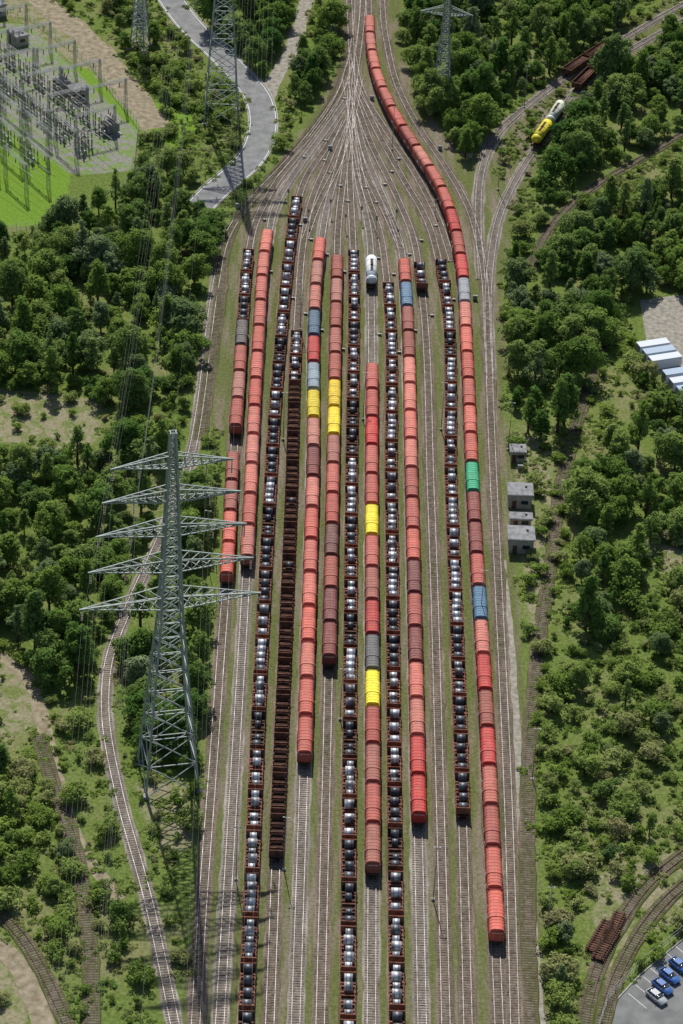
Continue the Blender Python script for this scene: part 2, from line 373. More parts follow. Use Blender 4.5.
for p in PAVED[:1]:
    mb=MB(); mb.v=[(*G(*q_),.018) for q_ in p]; mb.face(list(range(len(p))),0); mb.obj("gravel_storage_yard",[m_path])

# ------------------------------------------------------------------ wagons
def running_gear(mb,L=12,m_u=1,m_w=2):
    mb.box((0,0,.98),(.5,L-1.4,.34),m_u)
    for x in (-1.2,1.2): mb.box((x,0,1.02),(.14,L-1.3,.3),m_u)
    for y in np.linspace(-L/2+.8,L/2-.8,7): mb.box((0,y,1.0),(2.5,.16,.2),m_u)
    for e in (-1,1):
        mb.box((0,e*(L/2-.6),1.02),(2.6,.18,.45),m_u)
        yb=e*(L/2-2.4)
        for x in (-.98,.98): mb.box((x,yb,.55),(.16,2.5,.28),m_u)
        mb.box((0,yb,.66),(1.9,.5,.25),m_u)
        for dy in (-.9,.9):
            mb.cyl((-.8,yb+dy,.79),(-.68,yb+dy,.79),.45,.45,12,m_w); mb.cyl((.68,yb+dy,.79),(.8,yb+dy,.79),.45,.45,12,m_w)
            mb.cyl((-.68,yb+dy,.79),(.68,yb+dy,.79),.08,.08,6,m_w)
        for x in (-.87,.87):
            mb.cyl((x,e*(L/2-.52),1.05),(x,e*(L/2-.08),1.05),.1,.1,6,m_u); mb.cyl((x,e*(L/2-.1),1.05),(x,e*(L/2-.01),1.05),.23,.23,10,m_u)
def hoodwagon():
    mb=MB(); running_gear(mb); mb.box((0,0,1.24),(2.75,10.8,.1),1)
    def prof(g): 
        r=[(-1.42-g,1.32),(-1.45-g,2.6)]
        for a in range(0,10):
            t=math.pi*(1-a/9); r.append(((1.45+g)*math.copysign(abs(math.cos(t))**.62,math.cos(t)),2.75+g+(1.32)*abs(math.sin(t))**.72))
        return r+[(1.45+g,2.6),(1.42+g,1.32)]
    for y0,y1,g in ((-5.3,-1.7,0),(1.7,5.3,0),(-1.95,1.95,.08)):
        mb.loft(prof(g),y0,y1,0,0)
        nr=4
        for i in range(nr+1):
            yy=y0+.06+(y1-y0-.12)*i/nr; mb.loft(prof(g+.045),yy-.05,yy+.05,0,0)
    for e in (-1,1):
        mb.box((0,e*5.42,2.35),(2.9,.12,2.3),0); mb.box((0,e*5.5,3.2),(2.0,.06,.08),3)
        for x in (-1.1,0,1.1): mb.box((x,e*5.51,2.2),(.12,.08,1.9),0)
        for x in (-1.15,1.15): mb.beam((x,e*5.75,1.1),(x,e*5.75,2.2),.05,1)
        mb.box((0,e*5.8,1.22),(2.2,.35,.05),1)
    for s in (-1,1):
        mb.box((s*1.56,0,2.2),(.02,1.1,.6),3); mb.box((s*1.475,3.2,1.9),(.02,.9,.4),3)
        mb.box((s*1.42,0,1.30),(.06,10.6,.12),1)
    return mb.mesh("covered_coil_wagon",[m_hood,m_under,m_wheel,m_white])
def coilwagon(cfg,cm,frame=None):
    mb=MB(); running_gear(mb,12,0,2)
    for s in (-1,1):
        mb.box((s*1.32,0,1.22),(.22,11,.34),0)
        for y in np.arange(-4.8,4.9,1.2): mb.box((s*1.36,y,1.5),(.1,.14,.6),0)
    for y in np.arange(-4.6,4.7,2.3):
        mb.box((0,y-.75,1.38),(2.5,.3,.4),0); mb.box((0,y+.75,1.38),(2.5,.3,.4),0)
    for e in (-1,1):
        mb.box((0,e*5.35,2.0),(2.85,.14,1.7),0); mb.box((0,e*5.7,1.24),(2.3,.5,.06),3)
        for x in (-1.3,0,1.3): mb.box((x,e*5.45,2.0),(.14,.08,1.7),0)
    mb.box((0,0,1.14),(2.4,10.6,.04),3)
    if len(cfg)<2:   # empty wagon: swing stanchions across each trough
        for y in np.arange(-3.45,3.5,2.3):
            for s in (-1,1): mb.box((s*1.25,y,2.1),(.14,.22,1.5),0)
            mb.box((0,y,2.1),(2.3,.14,.16),0)
    for (y,r,wd) in cfg:
        k=20; w2=wd/2; xo=random.uniform(-.12,.12)
        mb.cyl((xo-w2,y,1.32+r),(xo+w2,y,1.32+r),r,r,k,1,True,1)
        for e in (-1,1): mb.cyl((xo+e*w2,y,1.32+r),(xo+e*(w2+.01),y,1.32+r),.27,.27,10,3)
        for x in (-w2*.5,w2*.5): mb.cyl((xo+x-.03,y,1.32+r),(xo+x+.03,y,1.32+r),r+.012,r+.012,k,3)
    return mb.mesh("coil_wagon",[frame or m_rustf,cm,m_wheel,m_load])
cw=[coilwagon([(-4.55,.8,1.5),(-2.3,.85,1.6),(2.3,.85,1.6),(4.55,.8,1.5)],m_coil),
    coilwagon([(-4.5,.9,1.7),(-1.6,.9,1.7),(1.6,.9,1.7),(4.5,.9,1.7)],m_coild),
    coilwagon([(-4.4,.75,1.3),(-2.2,.95,1.8),(0,.7,1.3),(2.2,.95,1.8),(4.4,.75,1.3)],m_coil),
    coilwagon([(-4.4,.9,1.75),(-2.2,.9,1.75),(0,.9,1.75),(2.2,.9,1.75),(4.4,.9,1.75)],m_coil),
    coilwagon([(-4.2,.95,1.85),(0,.95,1.85),(4.2,.95,1.85)],m_coil),
    coilwagon([(-4.4,.85,1.5),(-2.2,.7,1.2),(2.2,.7,1.2),(4.4,.85,1.5)],m_coild,m_dark)]
ew=[coilwagon([],m_coil,m_dark),coilwagon([(-2.3,.7,1.3)],m_coild,m_dark),coilwagon([],m_coil,m_dark)]
def gondola():
    mb=MB(); running_gear(mb,13,0,2); mb.box((0,0,1.26),(2.8,12,.1),0)
    for s in (-1,1):
        mb.box((s*1.42,0,1.85),(.08,12,1.1),0); mb.box((s*1.43,0,2.44),(.18,12.1,.12),0)
        for y in np.arange(-5.6,5.7,1.4): mb.box((s*1.51,y,1.85),(.12,.16,1.06),0)
    for e in (-1,1):
        mb.box((0,e*6.0,1.85),(2.76,.08,1.1),0); mb.box((0,e*6.0,2.44),(2.66,.18,.12),0)
        for x in (-.8,.8): mb.box((x,e*6.08,1.85),(.14,.1,1.06),0)
    for j in range(9):
        mb.cyl((random.uniform(-.2,.2)+(-1.0+.5*(j%5)),-5.5,1.5+.35*(j//5)),(-1.0+.5*(j%5),5.3,1.5+.35*(j//5)),.2,.2,8,1)
    return mb.mesh("gondola_wagon",[m_dark,m_dark,m_wheel])
def tankwagon():
    mb=MB(); running_gear(mb,13,1,2); 
    mb.cyl((0,-5.2,2.75),(0,5.2,2.75),1.42,1.42,24,0)
    for e in (-1,1): 
        mb.cyl((0,e*5.2,2.75),(0,e*5.6,2.75),1.42,1.1,24,0); mb.cyl((0,e*5.6,2.75),(0,e*5.78,2.75),1.1,.5,24,0)
        for s in (-.8,.8): mb.box((s,e*4.2,1.4),(.2,.5,.6),1)
    for y in (-3,0,3): mb.cyl((0,y-.05,2.75),(0,y+.05,2.75),1.45,1.45,24,1)
    mb.cyl((0,0,4.1),(0,0,4.5),.35,.35,12,1); mb.box((0,0,4.25),(.6,6,.06),1); 
    for s in (-.32,.32): mb.beam((s,-3,4.75),(s,3,4.75),.05,1)
    for x in (-.3,.3): mb.beam((x*3,.9,1.2),(x,.9,4.3),.05,1)
    return mb.mesh("tank_wagon",[m_tank,m_under,m_wheel])
hw=hoodwagon(); gw=gondola(); tw=tankwagon()
SAL=(.57,.125,.085); SAL2=(.46,.095,.065); SAL3=(.60,.17,.12); BR=(.34,.09,.06); DBR=(.14,.05,.038); CR=(.56,.045,.035); YE=(.84,.68,.02); BL=(.09,.19,.29); GR=(.32,.35,.38); GN=(.02,.36,.17); DG=(.11,.10,.095); PK=(.44,.16,.115); MAR=(.23,.055,.045)
def train(tr,v0,v1,kind,cols=(),base=(SAL,SAL,SAL2,SAL3),pitch=12.04):
    pa=T[tr]; s0=pa.s_at_v(v0); s1=pa.s_at_v(v1); s0,s1=min(s0,s1),max(s0,s1); n=max(1,round((s1-s0)/pitch))
    if n>6: pitch=max(12.03,min(12.6,(s1-s0)/n)) if pitch<12.5 else pitch   # couplings drawn tight or slack
    items=[]
    for i in range(n):
        s=s0+(i+.5)*pitch; c=pa.at(s); d=pa.tan(s); rz=math.atan2(d[1],d[0])-math.pi/2+(math.pi if random.random()<.5 else 0)
        items.append([c,rz,P(c[0],c[1],3.6)[1],random.choice(base)])
    z=.205
    if kind=='hood':
        for a,b,cc in cols:
            hit=[it for it in items if a<=it[2]<b] or [min(items,key=lambda it:abs(it[2]-(a+b)/2))]
            for it in hit: it[3]=cc
    for i,(c,rz,vr,col) in enumerate(items):
        if kind=='hood':
            j=random.uniform(.76,1.12); k=random.uniform(-.05,.06); col=(min(1,col[0]*j),min(1,max(0,col[1]*j*(1+3*k))),min(1,max(0,col[2]*j*(1+4*k))))
            inst("covered_coil_wagon",hw,c[0],c[1],z,rz,color=col)
        elif kind=='coil': inst("coil_wagon",random.choice(cw),c[0],c[1],z,rz)
        elif kind=='empty': inst("empty_coil_wagon",random.choice(ew),c[0],c[1],z,rz)
        elif kind=='gond': inst("gondola_wagon",gw,c[0],c[1],z,rz)
        else: inst("tank_wagon",tw,c[0],c[1],z,rz,color=cols[i%len(cols)])
train(1,258,330,'coil'); train(1,334,450,'hood',[(300,352,DG)],(BR,SAL2,PK)); train(1,466,582,'hood',[],(SAL2,SAL,BR))
train(2,243,572,'hood')
train(3,205,1075,'coil')
train(4,340,382,'coil'); train(4,382,868,'empty')
train(5,250,768,'hood',[(260,300,PK),(304,325,BL),(327,351,CR),(353,377,GR),(379,402,BL),(404,430,YE),(434,450,PK),(456,488,MAR)])
train(6,268,660,'hood',[(340,376,BR),(380,402,YE),(404,428,YE),(516,546,DBR),(560,600,BR),(604,655,MAR)],(BR,PK,BR,SAL2))
train(7,258,1075,'coil')
train(8,268,282,'tank',[(.72,.75,.78)],pitch=13); train(8,376,864,'hood',[(420,443,CR),(504,530,YE),(562,592,BR),(600,626,CR),(630,660,DG),(665,696,YE),(735,765,BR)],(BR,SAL2,SAL2,PK))
train(9,292,1075,'coil')
train(10,270,832,'hood',[(280,303,BL),(305,345,BR),(548,578,MAR),(640,672,MAR),(752,828,CR)])
train(11,270,292,'coil')
train(12,268,806,'coil')
train(13,28,938,'hood',[(290,313,GR),(316,340,SAL),(474,500,GN),(502,528,MAR),(532,556,MAR),(597,626,BL),(662,690,CR),(698,726,BR)],(SAL,SAL,SAL2,SAL3,CR))
train(15,48,78,'gond',pitch=13)
train(16,60,92,'gond',pitch=13)
train(16,106,150,'tank',[(.85,.70,.04),(.70,.72,.60)],pitch=13)

# ------------------------------------------------------------------ pylons
def pylon(px,arms,base_w,waist,rot,ztop,th=1.0,name="electricity_pylon"):
    b=G(*px); mb=MB()
    zt=ztop
    def hwid(z):
        zw,ww=waist
        return base_w/2+(ww/2-base_w/2)*z/zw if z<zw else ww/2+(.5-ww/2)*(z-zw)/(zt-zw)
    z=0; levels=[0]
    while z<zt-1: z+=max(1.6,hwid(z)*1.35); levels.append(min(z,zt))
    cs=[(-1,-1),(1,-1),(1,1),(-1,1)]
    for a,c2 in zip(levels[:-1],levels[1:]):
        wa,wb=hwid(a),hwid(c2)
        for i in range(4):
            p=[(cs[i][0]*wa,cs[i][1]*wa,a),(cs[(i+1)%4][0]*wa,cs[(i+1)%4][1]*wa,a)]; q=[(cs[i][0]*wb,cs[i][1]*wb,c2),(cs[(i+1)%4][0]*wb,cs[(i+1)%4][1]*wb,c2)]
            mb.beam(p[0],q[0],.36*th); mb.beam(p[0],q[1],.17*th); mb.beam(p[1],q[0],.17*th); mb.beam(q[0],q[1],.17*th)
    for i in range(4): mb.box((cs[i][0]*base_w/2,cs[i][1]*base_w/2,.3),(1.2,1.2,.8),1)
    tips=[]
    for (za,ln) in arms:
        wa=hwid(za); ht=2.6
        for s in (-1,1):
            tip=Vector((s*ln,0,za+.4))
            lo=[Vector((s*wa,e*wa,za)) for e in (-1,1)]; up=[Vector((s*hwid(za+ht),e*hwid(za+ht),za+ht)) for e in (-1,1)]
            for r in lo+up: mb.beam(r,tip,.2*th)
            k=7
            for j in range(k):
                t0=j/k;t1=(j+1)/k
                for e in (0,1):
                    mb.beam(lo[e].lerp(tip,t0),up[e].lerp(tip,t1),.11*th); mb.beam(up[e].lerp(tip,t0),lo[e].lerp(tip,t0),.11*th)
                mb.beam(lo[0].lerp(tip,t0),lo[1].lerp(tip,t1),.11*th); mb.beam(lo[1].lerp(tip,t0),lo[0].lerp(tip,t1),.11*th)
                mb.beam(up[0].lerp(tip,t0),up[1].lerp(tip,t1),.09*th)
            for fr in (.97,.55):
                x=s*ln*fr; mb.cyl((x,0,za+.2),(x,0,za-2.6),.09,.09,6,2)
                for kk in range(6): mb.cyl((x,0,za-.3-kk*.35),(x,0,za-.4-kk*.35),.16,.16,8,2)
                tips.append((x,za-2.6))
    tips.append((0,zt))
    o=mb.obj(name,[m_steel,m_conc,m_insul]); o.location=(b[0],b[1],0); o.rotation_euler=(0,0,rot)
    return b,tips,rot
bxy=G(168,778); zt=height_for(bxy,432)
za=[height_for(bxy,v) for v in (466,499,532,567,603)]
p1=pylon((168,778),list(zip(za,(11.3,12.9,14.1,15.6,17.3))),10.5,(za[4]-3,4.2),math.radians(13),zt)
p2=pylon((221,118),[(50,10),(58,12),(66,13.5)],9.5,(46,3.6),math.radians(2),80)
p3=pylon((441,92),[(24,7.5),(30,6.0)],5.0,(20,2.0),math.radians(-6),38,.8)
p4=pylon((140,48),[(22,6.5),(27,5.5)],4.5,(18,2.0),math.radians(-20),34,.8)
def wires(pa,pb_,name,sag=9):
    mb=MB(); (ba,ta,ra),(bb,tb,rb)=pa,pb_
    m=min(len(ta),len(tb))
    for i in range(m):
        xa,zA=ta[i]; xb,zB=tb[i]
        A=Vector((ba[0]+xa*math.cos(ra),ba[1]+xa*math.sin(ra),zA)); B=Vector((bb[0]+xb*math.cos(rb),bb[1]+xb*math.sin(rb),zB)); pr=None
        for k in range(25):
            t=k/24; p=A.lerp(B,t); p.z-=sag*4*t*(1-t)
            if pr is not None: mb.beam(pr,p,.02)
            pr=p
    mb.obj(name,[m_wire])
full2=(p2[0],[(x*.8,50+(z-za[4])*.5) for (x,z) in p1[1]],p2[2])
wires(p1,full2,"overhead_power_lines",12)
far=(p1[0]+np.array([8.0,-330]),p1[1],p1[2]); wires(p1,far,"overhead_power_lines",10)
far=(p2[0]+np.array([60.0,300]),p2[1],p2[2]); wires(p2,far,"overhead_power_lines",8)

# ------------------------------------------------------------------ yard furniture
mb=MB(); mb.cyl((0,0,0),(0,0,13),.11,.06,8,0); mb.box((0,0,.2),(.6,.6,.5),1); mb.beam((-.6,0,13),(.6,0,13),.07,0)
for x in (-.5,.5): mb.box((x,.1,12.92),(.35,.28,.1),0)
lm=mb.mesh("yard_light_mast",[m_alu,m_conc])
for px in [(283,440),(363,420),(441,430),(284,870),(433,900),(508,450),(524,108),(532,780),(546,940),(207,560),(392,150),(498,190),(300,330),(615,30),(340,720),(236,880),(480,620)]:
    g=G(*px); inst("yard_light_mast",lm,g[0],g[1],0,random.uniform(-.2,.2))
mb=MB(); mb.box((0,0,.65),(1.1,.5,1.2),0); mb.box((0,0,1.3),(1.25,.65,.1),1); mb.box((0,-.26,.65),(.03,.02,1.1),1)
cab=mb.mesh("trackside_cabinet",[m_conc,m_roof])
for px in [(305,222),(330,150),(372,100),(440,150),(475,300),(520,470),(470,158),(238,208)]:
    g=G(*px); inst("trackside_cabinet",cab,g[0],g[1],0,0)
mb=MB(); mb.box((0,0,.3),(.9,.45,.35),0); mb.box((.7,0,.22),(.7,.08,.08),1); mb.cyl((-.2,0,.45),(-.2,0,1.0),.04,.04,6,1); mb.cyl((-.2,-.05,1.1),(-.2,.05,1.1),.14,.14,10,0)
pm=mb.mesh("point_lever",[m_alu,m_under])
for k in (1,2,3,4,5,6,8,9,10,11,12):
    for s in (22,60,98):
        c=T[k].at(s+k*2.3); d=T[k].tan(s+k*2.3); inst("point_lever",pm,c[0]-d[1]*2.0,c[1]+d[0]*2.0,.05,math.atan2(d[1],d[0])-math.pi/2)
mb=MB(); mb.cyl((0,0,0),(0,0,4.6),.08,.07,6,0); mb.box((0,-.12,4.2),(.5,.14,.9),1); mb.box((0,-.2,4.75),(.6,.3,.06),1); mb.cyl((0,-.19,4.4),(0,-.3,4.4),.1,.1,8,2); mb.cyl((0,-.19,4.05),(0,-.3,4.05),.1,.1,8,2)
sg=mb.mesh("railway_signal",[m_alu,m_tyre,m_white])
for px in [(308,225),(330,215),(345,230),(361,222),(376,232),(396,225),(435,215),(288,205)]:
    g=G(*px); inst("railway_signal",sg,g[0],g[1],0,0)

# ------------------------------------------------------------------ buildings
def hut(px,w,d,h,rz,name="signal_hut"):
    e=empty(name); g=G(*px); e.location=(g[0],g[1],0); e.rotation_euler=(0,0,rz); blockers.append((g[0],g[1],max(w,d)*.7))
    mb=MB(); mb.box((0,0,h/2),(w,d,h)); mb.obj("walls",[m_wall],e)
    mb=MB(); mb.box((0,0,h+.12),(w+.7,d+.7,.22)); mb.box((0,0,h+.26),(w+.4,d+.4,.08),0)
    for x in np.linspace(-w/2,w/2,6): mb.box((x,0,h+.33),(.08,d+.4,.06),0)
    mb.box((w*.25,d*.2,h+.5),(.5,.5,.5),1); mb.obj("roof",[m_roof,m_conc],e)
    mb=MB(); mb.box((-w*.25,-d/2-.01,1.05),(1,.06,2.1)); mb.obj("door",[m_dark],e)
    mb=MB(); mb.box((w*.2,-d/2-.01,1.7),(1.6,.06,1)); mb.box((w/2+.01,0,1.7),(.06,1.6,1)); mb.obj("windows",[m_glass],e)
hut((519,503),5.2,4.6,3.6,0); hut((520,547),5.4,5.0,3.6,0); hut((517,459),3.2,3.0,2.8,0); hut((520,526),4.6,2.2,2.6,0)
def container(px,L,rz,c1):
    mb=MB(); mb.box((0,0,1.45),(2.44,L,2.6),0); mb.box((0,0,2.78),(2.5,L+.06,.08),0)
    for y in np.arange(-L/2+.3,L/2,.5):
        for s in (-1,1): mb.box((s*1.235,y,1.45),(.05,.2,2.3),0)
    for x in (-.6,.6): mb.box((x,-L/2-.03,1.4),(1.05,.05,2.3),1)
    for x in (-1.1,1.1):
        for y in (-L/2+.2,L/2-.2): mb.box((x,y,.08),(.2,.2,.16),1)
    g=G(*px); o=mb.obj("site_container",[m_paint,m_conc]); o.location=(g[0],g[1],.0); o.rotation_euler=(0,0,rz); o.color=(*c1,1); blockers.append((g[0],g[1],5))
for i,px in enumerate([(652,352),(658,359),(664,366),(678,380),(685,388),(692,396)]): container(px,8,math.radians(-70),(.34,.42,.52) if i%2 else (.60,.63,.66))
# ------------------------------------------------------------------ road / parking lot with cars
lot=[(588,1085),(612,1005),(640,975),(680,942),(740,900),(900,880),(900,1085)]
mb=MB(); pts=[G(*p) for p in lot]; mb.v=[(p[0],p[1],.03) for p in pts]; mb.face(list(range(len(pts))),0)
mb.obj("parking_lot",[m_asphd])
mb=MB()
for a,b2 in zip(pts[:5],pts[1:6]):
    mb.beam((a[0],a[1],.09),(b2[0],b2[1],.09),.22)
mb.obj("parking_lot_kerb",[m_kerb])
def carmesh():
    mb=MB()
    def sect(y,w,zb,zt): return [(-w,zb),(-w*1.02,(zb+zt)/2),(-w*.94,zt),(w*.94,zt),(w*1.02,(zb+zt)/2),(w,zb)],y
    def loftn(secs,m,capm):
        b=len(mb.v);k=len(secs[0][0])
        for pr,y in secs:
            for x,z in pr: mb.v.append((x,y,z))
        for s in range(len(secs)-1):
            for i in range(k): mb.face([b+s*k+i,b+s*k+(i+1)%k,b+(s+1)*k+(i+1)%k,b+(s+1)*k+i],m,True)
        mb.face([b+i for i in range(k)],capm); mb.face([b+(len(secs)-1)*k+i for i in range(k)][::-1],capm)
    loftn([sect(-2.15,.74,.38,.72),sect(-2.0,.86,.28,.86),sect(-1.2,.9,.24,.95),sect(-.7,.9,.24,1.0),sect(1.3,.9,.24,1.02),sect(1.95,.87,.28,.98),sect(2.12,.78,.4,.85)],0,0)
    loftn([([(-.80,.98),(-.78,1.0),(-.76,1.02),(.76,1.02),(.78,1.0),(.80,.98)],-1.0),([(-.80,.98),(-.70,1.25),(-.62,1.40),(.62,1.40),(.70,1.25),(.80,.98)],-.35),([(-.80,.98),(-.70,1.27),(-.62,1.44),(.62,1.44),(.70,1.27),(.80,.98)],1.1),([(-.80,.98),(-.76,1.0),(-.72,1.03),(.72,1.03),(.76,1.0),(.80,.98)],1.85)],1,1)
    mb.box((0,.38,1.455),(1.22,1.5,.05),0)
    for s in (-1,1):
        for y in (-.33,.4,1.12): mb.beam((s*.82,y,1.0),(s*.63,y,1.43),.07,0)
        for y in (-1.35,1.3): mb.cyl((s*.74,y,.32),(s*.93,y,.32),.32,.32,16,2); mb.cyl((s*.93,y,.32),(s*.94,y,.32),.19,.19,10,3)
        mb.box((s*.6,-2.12,.66),(.32,.08,.14),3); mb.box((s*.65,2.08,.78),(.26,.08,.14),4); mb.box((s*1.0,-.65,1.02),(.18,.12,.12),0)
    return mb.mesh("parked_car",[m_paint,m_glass,m_tyre,m_alu,N("tail_light").base((.4,.01,.01),.3)])
cm_=carmesh()
ax=G(683,945)-G(655,975); lotang=math.atan2(ax[1],ax[0])
for px,col in [((669,978),(.05,.15,.42)),((662,989),(.05,.13,.36)),((656,999),(.42,.44,.46)),((679,968),(.04,.12,.38))]:
    g=G(*px); inst("parked_car",cm_,g[0],g[1],.04,lotang-math.pi*.5+math.radians(75),color=col)
mb=MB()
for i in range(7):
    p=G(646,1008)+(G(690,958)-G(646,1008))*i/6; a=lotang+math.radians(75); d=Vector((math.cos(a),math.sin(a),0))
    mb.box((p[0]+d.x*2.2,p[1]+d.y*2.2,.036),(4.8,.09,.006),0,a)
mb.obj("parking_bay_markings",[m_white])
def panels(px,rz):
    mb=MB()
    for k in range(3):
        for y in np.arange(-4.5,4.6,.65): mb.box((0,y,.15+k*.42),(2.5,.24,.16),0)
        for x in (-.75,.75): mb.box((x,0,.31+k*.42),(.1,9.6,.16),1)
    g=G(*px); o=mb.obj("stacked_track_panels",[m_dark,m_under]); o.location=(g[0],g[1],0); o.rotation_euler=(0,0,rz); blockers.append((g[0],g[1],5.5))
panels((600,938),math.radians(-25)); panels((606,946),math.radians(-25)); panels((613,930),math.radians(-22))

# ------------------------------------------------------------------ substation
A=G(130,150)-G(0,40); A=A/np.linalg.norm(A); B=np.array([-A[1],A[0]]); angA=math.atan2(A[1],A[0])
def gantry():
    mb=MB()
    for x in (-6,6):
        for a in (-.4,.4):
            for b2 in (-.4,.4): mb.beam((x+a,b2,0),(x+a*.5,b2*.5,9.5),.1)
        for z in np.arange(.5,9,1.2):
            mb.beam((x-.38,-.38,z),(x+.35,-.35,z+1.1),.05); mb.beam((x+.38,.38,z),(x-.35,.35,z+1.1),.05)
    for b2 in (-.3,.3):
        for z in (8.8,9.5): mb.beam((-6.3,b2,z),(6.3,b2,z),.1)
    for x in np.arange(-6,6,1): mb.beam((x,-.3,8.8),(x+1,-.3,9.5),.05); mb.beam((x,.3,9.5),(x+1,.3,8.8),.05)
    for x in (-4,0,4): mb.cyl((x,0,8.8),(x,0,7.2),.13,.13,6,1)
    return mb.mesh("substation_gantry",[m_alu,m_insul])
def breaker():
    mb=MB()
    for x in (-2.2,0,2.2):
        mb.box((x,0,1.2),(.3,.3,2.4),0); mb.box((x,0,.15),(.8,.8,.3),2)
        mb.cyl((x,0,2.4),(x,0,4.6),.14,.12,8,1)
        for k in range(7): mb.cyl((x,0,2.5+k*.3),(x,0,2.56+k*.3),.24,.24,8,1)
        mb.box((x,0,4.7),(.3,.6,.2),0)
        mb.box((x,1.8,1.2),(.22,.22,2.4),0); mb.cyl((x,1.8,2.4),(x,1.8,4.4),.12,.1,8,1); mb.beam((x,0,4.75),(x,1.8,4.5),.09,0)
    mb.box((0,0,2.3),(5.2,.22,.22),0); mb.box((0,1.8,2.3),(5.2,.18,.18),0); mb.box((2.9,0,1.2),(.7,.6,1.2),0)
    return mb.mesh("circuit_breaker",[m_alu,m_insul,m_conc])
def transformer():
    mb=MB(); mb.box((0,0,.15),(6,4.4,.3),2); mb.box((0,0,2.0),(4.2,2.0,3.0),0)
    for e in (-1,1):
        for x in np.arange(-1.9,2,.32): mb.box((x,e*1.5,1.9),(.1,.8,2.4),0)
    mb.cyl((-1.6,0,4.3),(1.8,0,4.3),.4,.4,12,0)
    for x in (-1.4,0,1.4):
        mb.cyl((x,.6,3.5),(x,1.0,5.2),.16,.1,8,1)
        for k in range(4): mb.cyl((x,.65+k*.08,3.75+k*.33),(x,.66+k*.08,3.81+k*.33),.26,.26,8,1)
    return mb.mesh("power_transformer",[m_roof,m_insul,m_conc])
gm,bm,tm=gantry(),breaker(),transformer()
def row(a,b,me,name,step,rot):
    a=G(*a);b=G(*b);L=np.linalg.norm(b-a)
    for s in np.arange(0,L,step):
        p=a+(b-a)*s/L; inst(name,me,p[0],p[1],0,rot)
rA=angA
row((-60,15),(112,142),bm,"circuit_breaker",8,rA); row((-60,35),(105,158),bm,"circuit_breaker",9,rA+math.pi)
row((-60,-15),(125,128),gm,"substation_gantry",14,rA+math.pi/2); row((-60,28),(108,150),gm,"substation_gantry",14,rA+math.pi/2); row((-60,60),(75,160),gm,"substation_gantry",13.5,rA)
row((-40,95),(55,165),gm,"substation_gantry",13.5,rA); row((-40,120),(50,188),gm,"substation_gantry",13.5,rA); row((-40,148),(42,205),gm,"substation_gantry",13.5,rA)
row((-50,55),(90,160),bm,"circuit_breaker",10,rA)
row((-40,108),(50,176),bm,"circuit_breaker",12,rA)
for px in [(62,90),(110,132)]:
    g=G(*px); inst("power_transformer",tm,g[0],g[1],0,rA)
mb=MB()
for k,(a,b2) in enumerate([((-60,20),(112,146)),((-60,40),(105,162)),((-60,62),(80,164))]):
    a=G(*a);b2=G(*b2)
    for o in (-2.2,0,2.2):
        p=a+B*o;q=b2+B*o; mb.beam((p[0],p[1],6.2+k*.15),(q[0],q[1],6.2+k*.15),.08)
mb.obj("substation_busbars",[m_alu])
mb=MB()
for (a,b2) in [((-40,95),(55,165)),((-40,120),(50,188)),((-40,148),(42,205))]:
    a=G(*a);b2=G(*b2)
    for o in (-4,0,4):
        p=a+B*o*.6;q=b2+B*o*.6; mb.beam((p[0],p[1],8.9),(q[0],q[1],8.9),.06)
mb.obj("substation_conductors",[m_alu])
hut((18,42),6,3.6,3.0,rA,"control_building"); hut((78,98),5,3.4,3.0,rA,"control_building"); hut((-8,12),9,5,3.6,rA,"control_building")
def fence(px,name="boundary_fence"):
    pts=[G(*p) for p in px]; mb=MB()
    for a,b2 in zip(pts[:-1],pts[1:]):
        L=np.linalg.norm(b2-a)
        for z in (.3,1.1,2.0): mb.beam((a[0],a[1],z),(b2[0],b2[1],z),.04)
        for s in np.arange(0,L,2.5):
            p=a+(b2-a)*s/L; mb.beam((p[0],p[1],0),(p[0],p[1],2.2),.08)
    mb.obj(name,[m_alu])
fence([(-40,2),(30,20),(90,65),(138,128),(133,178),(72,222),(-40,240)]); fence([(588,1060),(608,1000),(636,970),(680,935),(735,895)])

# ------------------------------------------------------------------ vegetation prototypes
def leaves_mesh(clumps,leaf,per,trunkmb,name,mleaf,squash=1):
    Vs=[]
    for (cx,cy,cz,r) in clumps:
        k=int(per*r*r)+6
        d=rng.normal(size=(k,3)); d/=np.linalg.norm(d,axis=1,keepdims=True)
        d[:,2]=np.where(d[:,2]<-.3,-d[:,2],d[:,2])
        rr=r*(.66+.56*rng.random(k)**.7)*(1+.25*np.sin(d[:,0]*5+cx*3)*np.cos(d[:,1]*6+cy*2))
        c=np.array([cx,cy,cz])+d*rr[:,None]*np.array([1,1,squash])
        nr=d+rng.normal(0,.5,(k,3))+np.array([0,0,.85]); nr/=np.linalg.norm(nr,axis=1,keepdims=True)
        h=rng.normal(size=(k,3)); a=np.cross(nr,h); a/=np.linalg.norm(a,axis=1,keepdims=True); b=np.cross(nr,a)
        sz=leaf*(.55+.9*rng.random(k))[:,None]
        q=np.stack([c-a*sz,c-b*sz*.6,c+a*sz,c+b*sz*.6],1); Vs.append(q.reshape(-1,3))
    V=np.vstack(Vs); nf=len(V)//4; Fq=np.arange(nf*4).reshape(-1,4)
    tv=np.array(trunkmb.v).reshape(-1,3); off=len(V)
    faces=Fq.tolist()+[[i+off for i in f] for f in trunkmb.f]
    return mk_mesh(name,np.vstack([V,tv]),faces,[mleaf,m_bark],[0]*nf+[1]*len(trunkmb.f))
